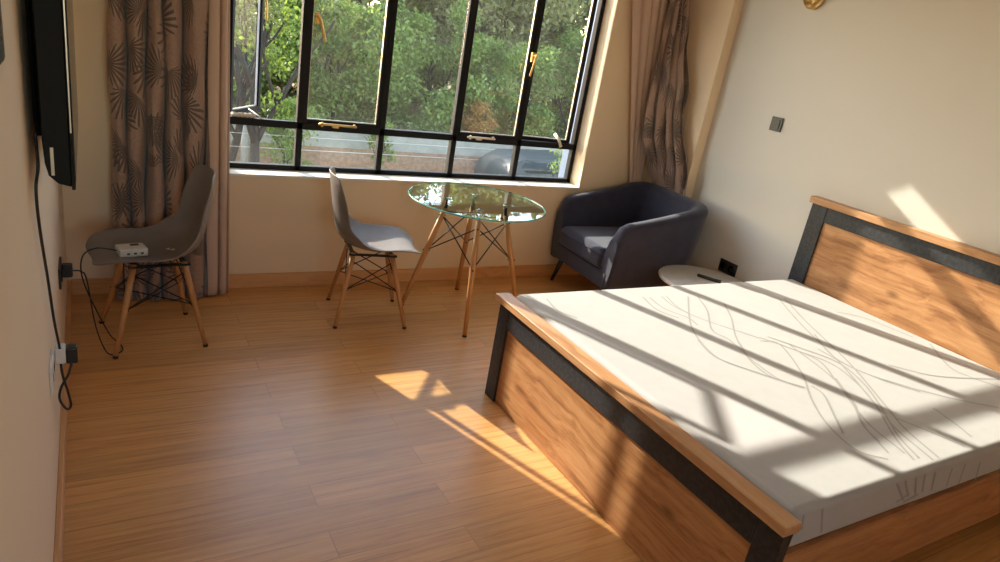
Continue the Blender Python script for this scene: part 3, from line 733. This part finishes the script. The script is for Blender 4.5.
def tree(name, label, cat, x, y, h, cr, nleaf, mat, leaf=.09, z0=GZ, trunk=.09, forks=4, seed=1, base=.25, flat=.8, group=None, crown0=.2, stems=1):
    rnd = random.Random(seed); root = empty(name, (x, y, z0)); tag(root, label, cat, group)
    tr = MB(); tips = []
    def grow(p, d, L, r, lev):
        pts = [p]; q = p.copy(); dd = d.copy()
        for i in range(4):
            dd = (dd + Vector((rnd.uniform(-.16,.16), rnd.uniform(-.16,.16), rnd.uniform(-.05,.12)))).normalized(); q = q + dd*L/4; pts.append(q.copy())
        tr.tube(pts, [lerp(r, r*.62, i/4) for i in range(5)], 7)
        tips.append(q.copy()); 
        if lev > 0:
            for k in range(forks if lev > 1 else 3):
                a = rnd.uniform(0, 2*pi); nd = (dd*1.1 + Vector((cos(a)*.75, sin(a)*.75, rnd.uniform(-.05,.45)))).normalized()
                grow(pts[-1 if k < 2 else rnd.choice((2,3))], nd, L*rnd.uniform(.6,.85), r*.58, lev-1)
    for s_ in range(stems):
        a = rnd.uniform(0, 6.28); o = Vector((cos(a), sin(a), 0))*(.12*stems)
        grow(o, (Vector((0, 0, 1)) + o*.8).normalized(), h*(.36 if stems == 1 else .28), trunk/sqrt(stems), 2)
    tr.build('trunk', M['bark'], root)
    g = np.random.default_rng(seed); lf = MB(); 
    nb = 34
    # leaf clumps through the crown
    C = []
    for i in range(nb):
        w = g.uniform(0, 2*pi); rr_ = sqrt(g.uniform(0, 1)); t = g.uniform(crown0, 1)
        prof = sqrt(max(.05, 1-((t-.5)/.62)**2)); C.append((cr*prof*rr_*cos(w), cr*prof*rr_*sin(w), h*t*.94, cr*g.uniform(.2, .42)))
    per = nleaf//nb; V = np.zeros((per*nb, 4, 3)); kx = 0
    for cx, cy, cz, r in C:
        d = g.normal(size=(per, 3)); d /= np.linalg.norm(d, axis=1)[:, None]
        rad = r*g.uniform(.35, 1.08, per)[:, None]
        c = np.array([cx, cy, cz]) + d*rad*np.array([1, 1, flat])
        a = g.normal(size=(per, 3)); a[:, 2] -= .35; a /= np.linalg.norm(a, axis=1)[:, None]
        b_ = np.cross(a, g.normal(size=(per, 3))+d*.8); b_ /= np.linalg.norm(b_, axis=1)[:, None]
        s_ = leaf*g.uniform(.7, 1.6, per)[:, None]
        V[kx:kx+per, 0] = c; V[kx:kx+per, 1] = c + a*s_*.5 + b_*s_*.24; V[kx:kx+per, 2] = c + a*s_; V[kx:kx+per, 3] = c + a*s_*.5 - b_*s_*.24
        kx += per
    me = bpy.data.meshes.new('foliage'); nq = per*nb
    me.vertices.add(nq*4); me.vertices.foreach_set('co', V.reshape(-1)); me.loops.add(nq*4); me.polygons.add(nq)
    me.loops.foreach_set('vertex_index', np.arange(nq*4)); me.polygons.foreach_set('loop_start', np.arange(0, nq*4, 4)); me.polygons.foreach_set('loop_total', np.full(nq, 4))
    me.materials.append(M[mat]); me.update(); me.validate()
    fo = bpy.data.objects.new('foliage', me); COL.objects.link(fo); fo.parent = root
    return root
tree('leafy_tree', 'leafy green tree outside behind the second window bay', 'tree', 7.0, 18.6, 5.4, 2.2, 22000, 'leaf_green', .14, seed=3, crown0=.0)
tree('leafy_tree', 'bushy green tree outside behind the middle window bay', 'tree', 10.6, 18.9, 5.3, 2.3, 24000, 'leaf_green', .14, seed=5, crown0=.0)
tree('leafy_tree', 'bright green tree outside behind the fourth window bay', 'tree', 13.9, 18.6, 4.4, 1.9, 18000, 'leaf_green', .13, seed=8, crown0=.0)
tree('leafy_tree', 'green tree outside behind the rightmost window bay', 'tree', 17.4, 18.8, 5.4, 2.3, 22000, 'leaf_green', .14, seed=11, crown0=.0)
tree('forked_tree', 'dark forked tree outside seen past the open casement', 'tree', 3.25, 12.2, 7.2, 1.9, 4500, 'leaf_dark', .10, seed=21, crown0=.62, trunk=.13)
tree('forked_tree', 'sunlit leaning tree outside behind the open casement pane', 'tree', 2.8, 13.6, 6.6, 1.7, 3500, 'leaf_bright', .12, seed=23, crown0=.30, trunk=.11)
tree('shade_tree', 'dark dense tree beyond the left window bays', 'tree', 3.3, 19.0, 7.6, 2.9, 24000, 'leaf_dark', .16, seed=25, crown0=.0, trunk=.2)
tree('shade_tree', 'olive brown tree rising behind the second and third window bays', 'tree', 9.0, 24.5, 10.0, 4.0, 24000, 'leaf_olive', .22, seed=27, crown0=.0, trunk=.2)
tree('shade_tree', 'olive tree rising behind the fourth window bay', 'tree', 16.5, 24.5, 10.4, 4.0, 24000, 'leaf_olive', .22, seed=28, crown0=.0, trunk=.2)
tree('shade_tree', 'dark tree farthest right beyond the window', 'tree', 23.5, 24.5, 10.6, 4.0, 24000, 'leaf_dark', .22, seed=29, crown0=.0, trunk=.2)
tree('tall_tree', 'tall dark tree farthest back behind the leftmost bays', 'tree', 3.0, 33.0, 13.5, 6.0, 30000, 'leaf_dark', .48, seed=41, crown0=.0, trunk=.3)
tree('tall_tree', 'tall dark tree farthest back behind the middle bays', 'tree', 14.0, 34.0, 13.5, 6.5, 30000, 'leaf_dark', .48, seed=42, crown0=.0, trunk=.3)
tree('tall_tree', 'tall dark tree farthest back behind the rightmost bay', 'tree', 25.5, 34.0, 14, 6.5, 30000, 'leaf_dark', .48, seed=43, crown0=.0, trunk=.3)
tree('rusty_shrub', 'rust coloured shrub outside in the fourth window bay', 'shrub', 11.5, 17.0, 2.7, .75, 6000, 'leaf_rust', .09, seed=31, crown0=.05, trunk=.05, stems=1)
tree('green_shrub', 'green shrub outside beside the dark forked trunk', 'shrub', 4.55, 13.9, 2.3, .7, 5000, 'leaf_green', .08, seed=33, crown0=.05, trunk=.05, stems=1)
tree('green_shrub', 'green shrub outside low in the rightmost window bay', 'shrub', 11.2, 10.4, 2.3, .95, 6000, 'leaf_green', .08, seed=35, crown0=.05, trunk=.05, stems=1)
tree('green_sapling', 'small yellow green sapling before the boundary wall outside the second bay', 'sapling', 7.3, 14.6, 1.9, .4, 900, 'leaf_bright', .10, seed=37, crown0=.35, trunk=.03)


# utility post, wires, parked car
tag(MB().tube([(3.56, 14.6, GZ), (3.56, 14.6, -1.35)], .10, 12).build('concrete_post', M['concrete']), 'pale upright concrete post outside below the leftmost pane', 'post')
for i, z in enumerate((-1.62, -1.95)):
    tag(MB().tube([(-6, 13.5, z), (3, 13.5, z-.05), (14, 13.5, z)], .009, 6).build('fence_wire', M['silver']),
        ('upper' if i == 0 else 'lower') + ' pale strand of fence wire crossing outside the lower panes', 'wire', 'fence wires')
car = empty('car', (12.0, 12.8, GZ), radians(3)); tag(car, 'dark parked car seen through the lower right panes', 'car')
cb = MB(); side = [(-2.1, .35), (-2.15, .75), (-2.08, 1.0), (-1.9, 1.25), (-1.55, 1.42), (.35, 1.47), (1.15, 1.05), (2.05, .95), (2.15, .6), (2.1, .35)]
k_ = len(side); P = []
for y, ins, cut in ((-.86, .0, 0), (-.80, .0, .03), (.80, .0, .03), (.86, 0, 0)):
    P.append([(x, y*(.82 if z > 1.1 else 1), z) for x, z in side])
cb.grid(P); 
for r in (0, 3): cb.f.append(tuple(r*k_+j for j in range(k_))); cb.m.append(0); cb.s.append(False)
cb.f.append(tuple(r*k_ for r in range(4)) ); cb.m.append(0); cb.s.append(False)
cb.build('body', M['car'], car)
MB().add([(-1.75, -.80, 1.06), (-1.5, -.74, 1.34), (.3, -.73, 1.40), (.95, -.80, 1.08)], [(0,1,2,3)]).build('side_window', M['car_glass'], car, solid=.02)
MB().add([(1.12, -.62, 1.09), (.42, -.6, 1.45), (.42, .6, 1.45), (1.12, .62, 1.09)], [(0,1,2,3)]).build('windscreen', M['car_glass'], car, solid=.02)
for x in (-1.35, 1.35):
    for y in (-.8, .8):
        MB().lathe([(.05, -.1), (.31, -.1), (.33, -.08), (.33, .08), (.31, .1), (.05, .1)], n=24, M=Matrix.Translation((x, y, .33)) @ Matrix.Rotation(pi/2, 4, 'X')).build('wheel', M['rubber'], car)

# ------------------------------------------------------------------ light
w = bpy.data.worlds.new('World'); S.world = w; w.use_nodes = True; nt = w.node_tree
sky = nt.nodes.new('ShaderNodeTexSky'); sky.sky_type = 'NISHITA'; sky.sun_disc = False
sky.sun_elevation = radians(29.0); sky.sun_rotation = radians(-20); sky.altitude = 1600; sky.air_density = 1.0; sky.dust_density = 2.0
bg = nt.nodes['Background']; tn = nt.nodes.new('ShaderNodeMix'); tn.data_type = 'RGBA'; tn.blend_type = 'MULTIPLY'; tn.inputs[0].default_value = 1; tn.inputs[7].default_value = (1.12, .98, .80, 1); nt.links.new(sky.outputs[0], tn.inputs[6]); nt.links.new(tn.outputs[2], bg.inputs[0]); bg.inputs[1].default_value = SKYS = 1.0
sl = bpy.data.lights.new('sun', 'SUN'); sl.energy = 8.9; sl.angle = radians(.6); sl.color = (1.0, .92, .80)
so_ = bpy.data.objects.new('sun', sl); COL.objects.link(so_)
el = radians(29.0); az = radians(20)
D = Vector((sin(az)*cos(el), -cos(az)*cos(el), -sin(el)))
so_.rotation_euler = D.to_track_quat('-Z', 'Y').to_euler(); so_.location = (-3, 9, 6)
p2_ = bpy.data.lights.new('window_portal', 'AREA'); p2_.shape = 'RECTANGLE'; p2_.size = 1.1; p2_.size_y = 1.3; p2_.cycles.is_portal = True  # portal for the added fill window
po2 = bpy.data.objects.new('window_portal', p2_); COL.objects.link(po2); po2.location = (.70, YB-.25, 1.5); po2.rotation_euler = Vector((0, 1, 0)).to_track_quat('-Z', 'Y').to_euler()
pl_ = bpy.data.lights.new('window_portal', 'AREA'); pl_.shape = 'RECTANGLE'; pl_.size = 2.6; pl_.size_y = 1.9; pl_.cycles.is_portal = True
po = bpy.data.objects.new('window_portal', pl_); COL.objects.link(po); po.location = ((X0+JX)/2, .6, 1.6); po.rotation_euler = Vector((0, -1, 0)).to_track_quat('-Z', 'Y').to_euler()

# ------------------------------------------------------------------ camera
cam = bpy.data.cameras.new('camera'); co = bpy.data.objects.new('camera', cam); COL.objects.link(co)
cam.sensor_width = 36; cam.lens = FPX/1000*36; cam.clip_start = .02
Mx = Matrix((r2, u2, -fwd)).transposed().to_4x4(); Mx.translation = CAM; co.matrix_world = Mx
S.camera = co
S.view_settings.view_transform = 'Standard'; S.view_settings.look = 'None'; S.view_settings.gamma = 1; S.view_settings.use_curve_mapping = False
S.view_settings.exposure = 0.42
S.cycles.use_denoising = True; S.cycles.max_bounces = 12; S.cycles.diffuse_bounces = 7; S.cycles.transparent_max_bounces = 16
S.cycles.sample_clamp_indirect = 8
bpy.context.view_layer.update()
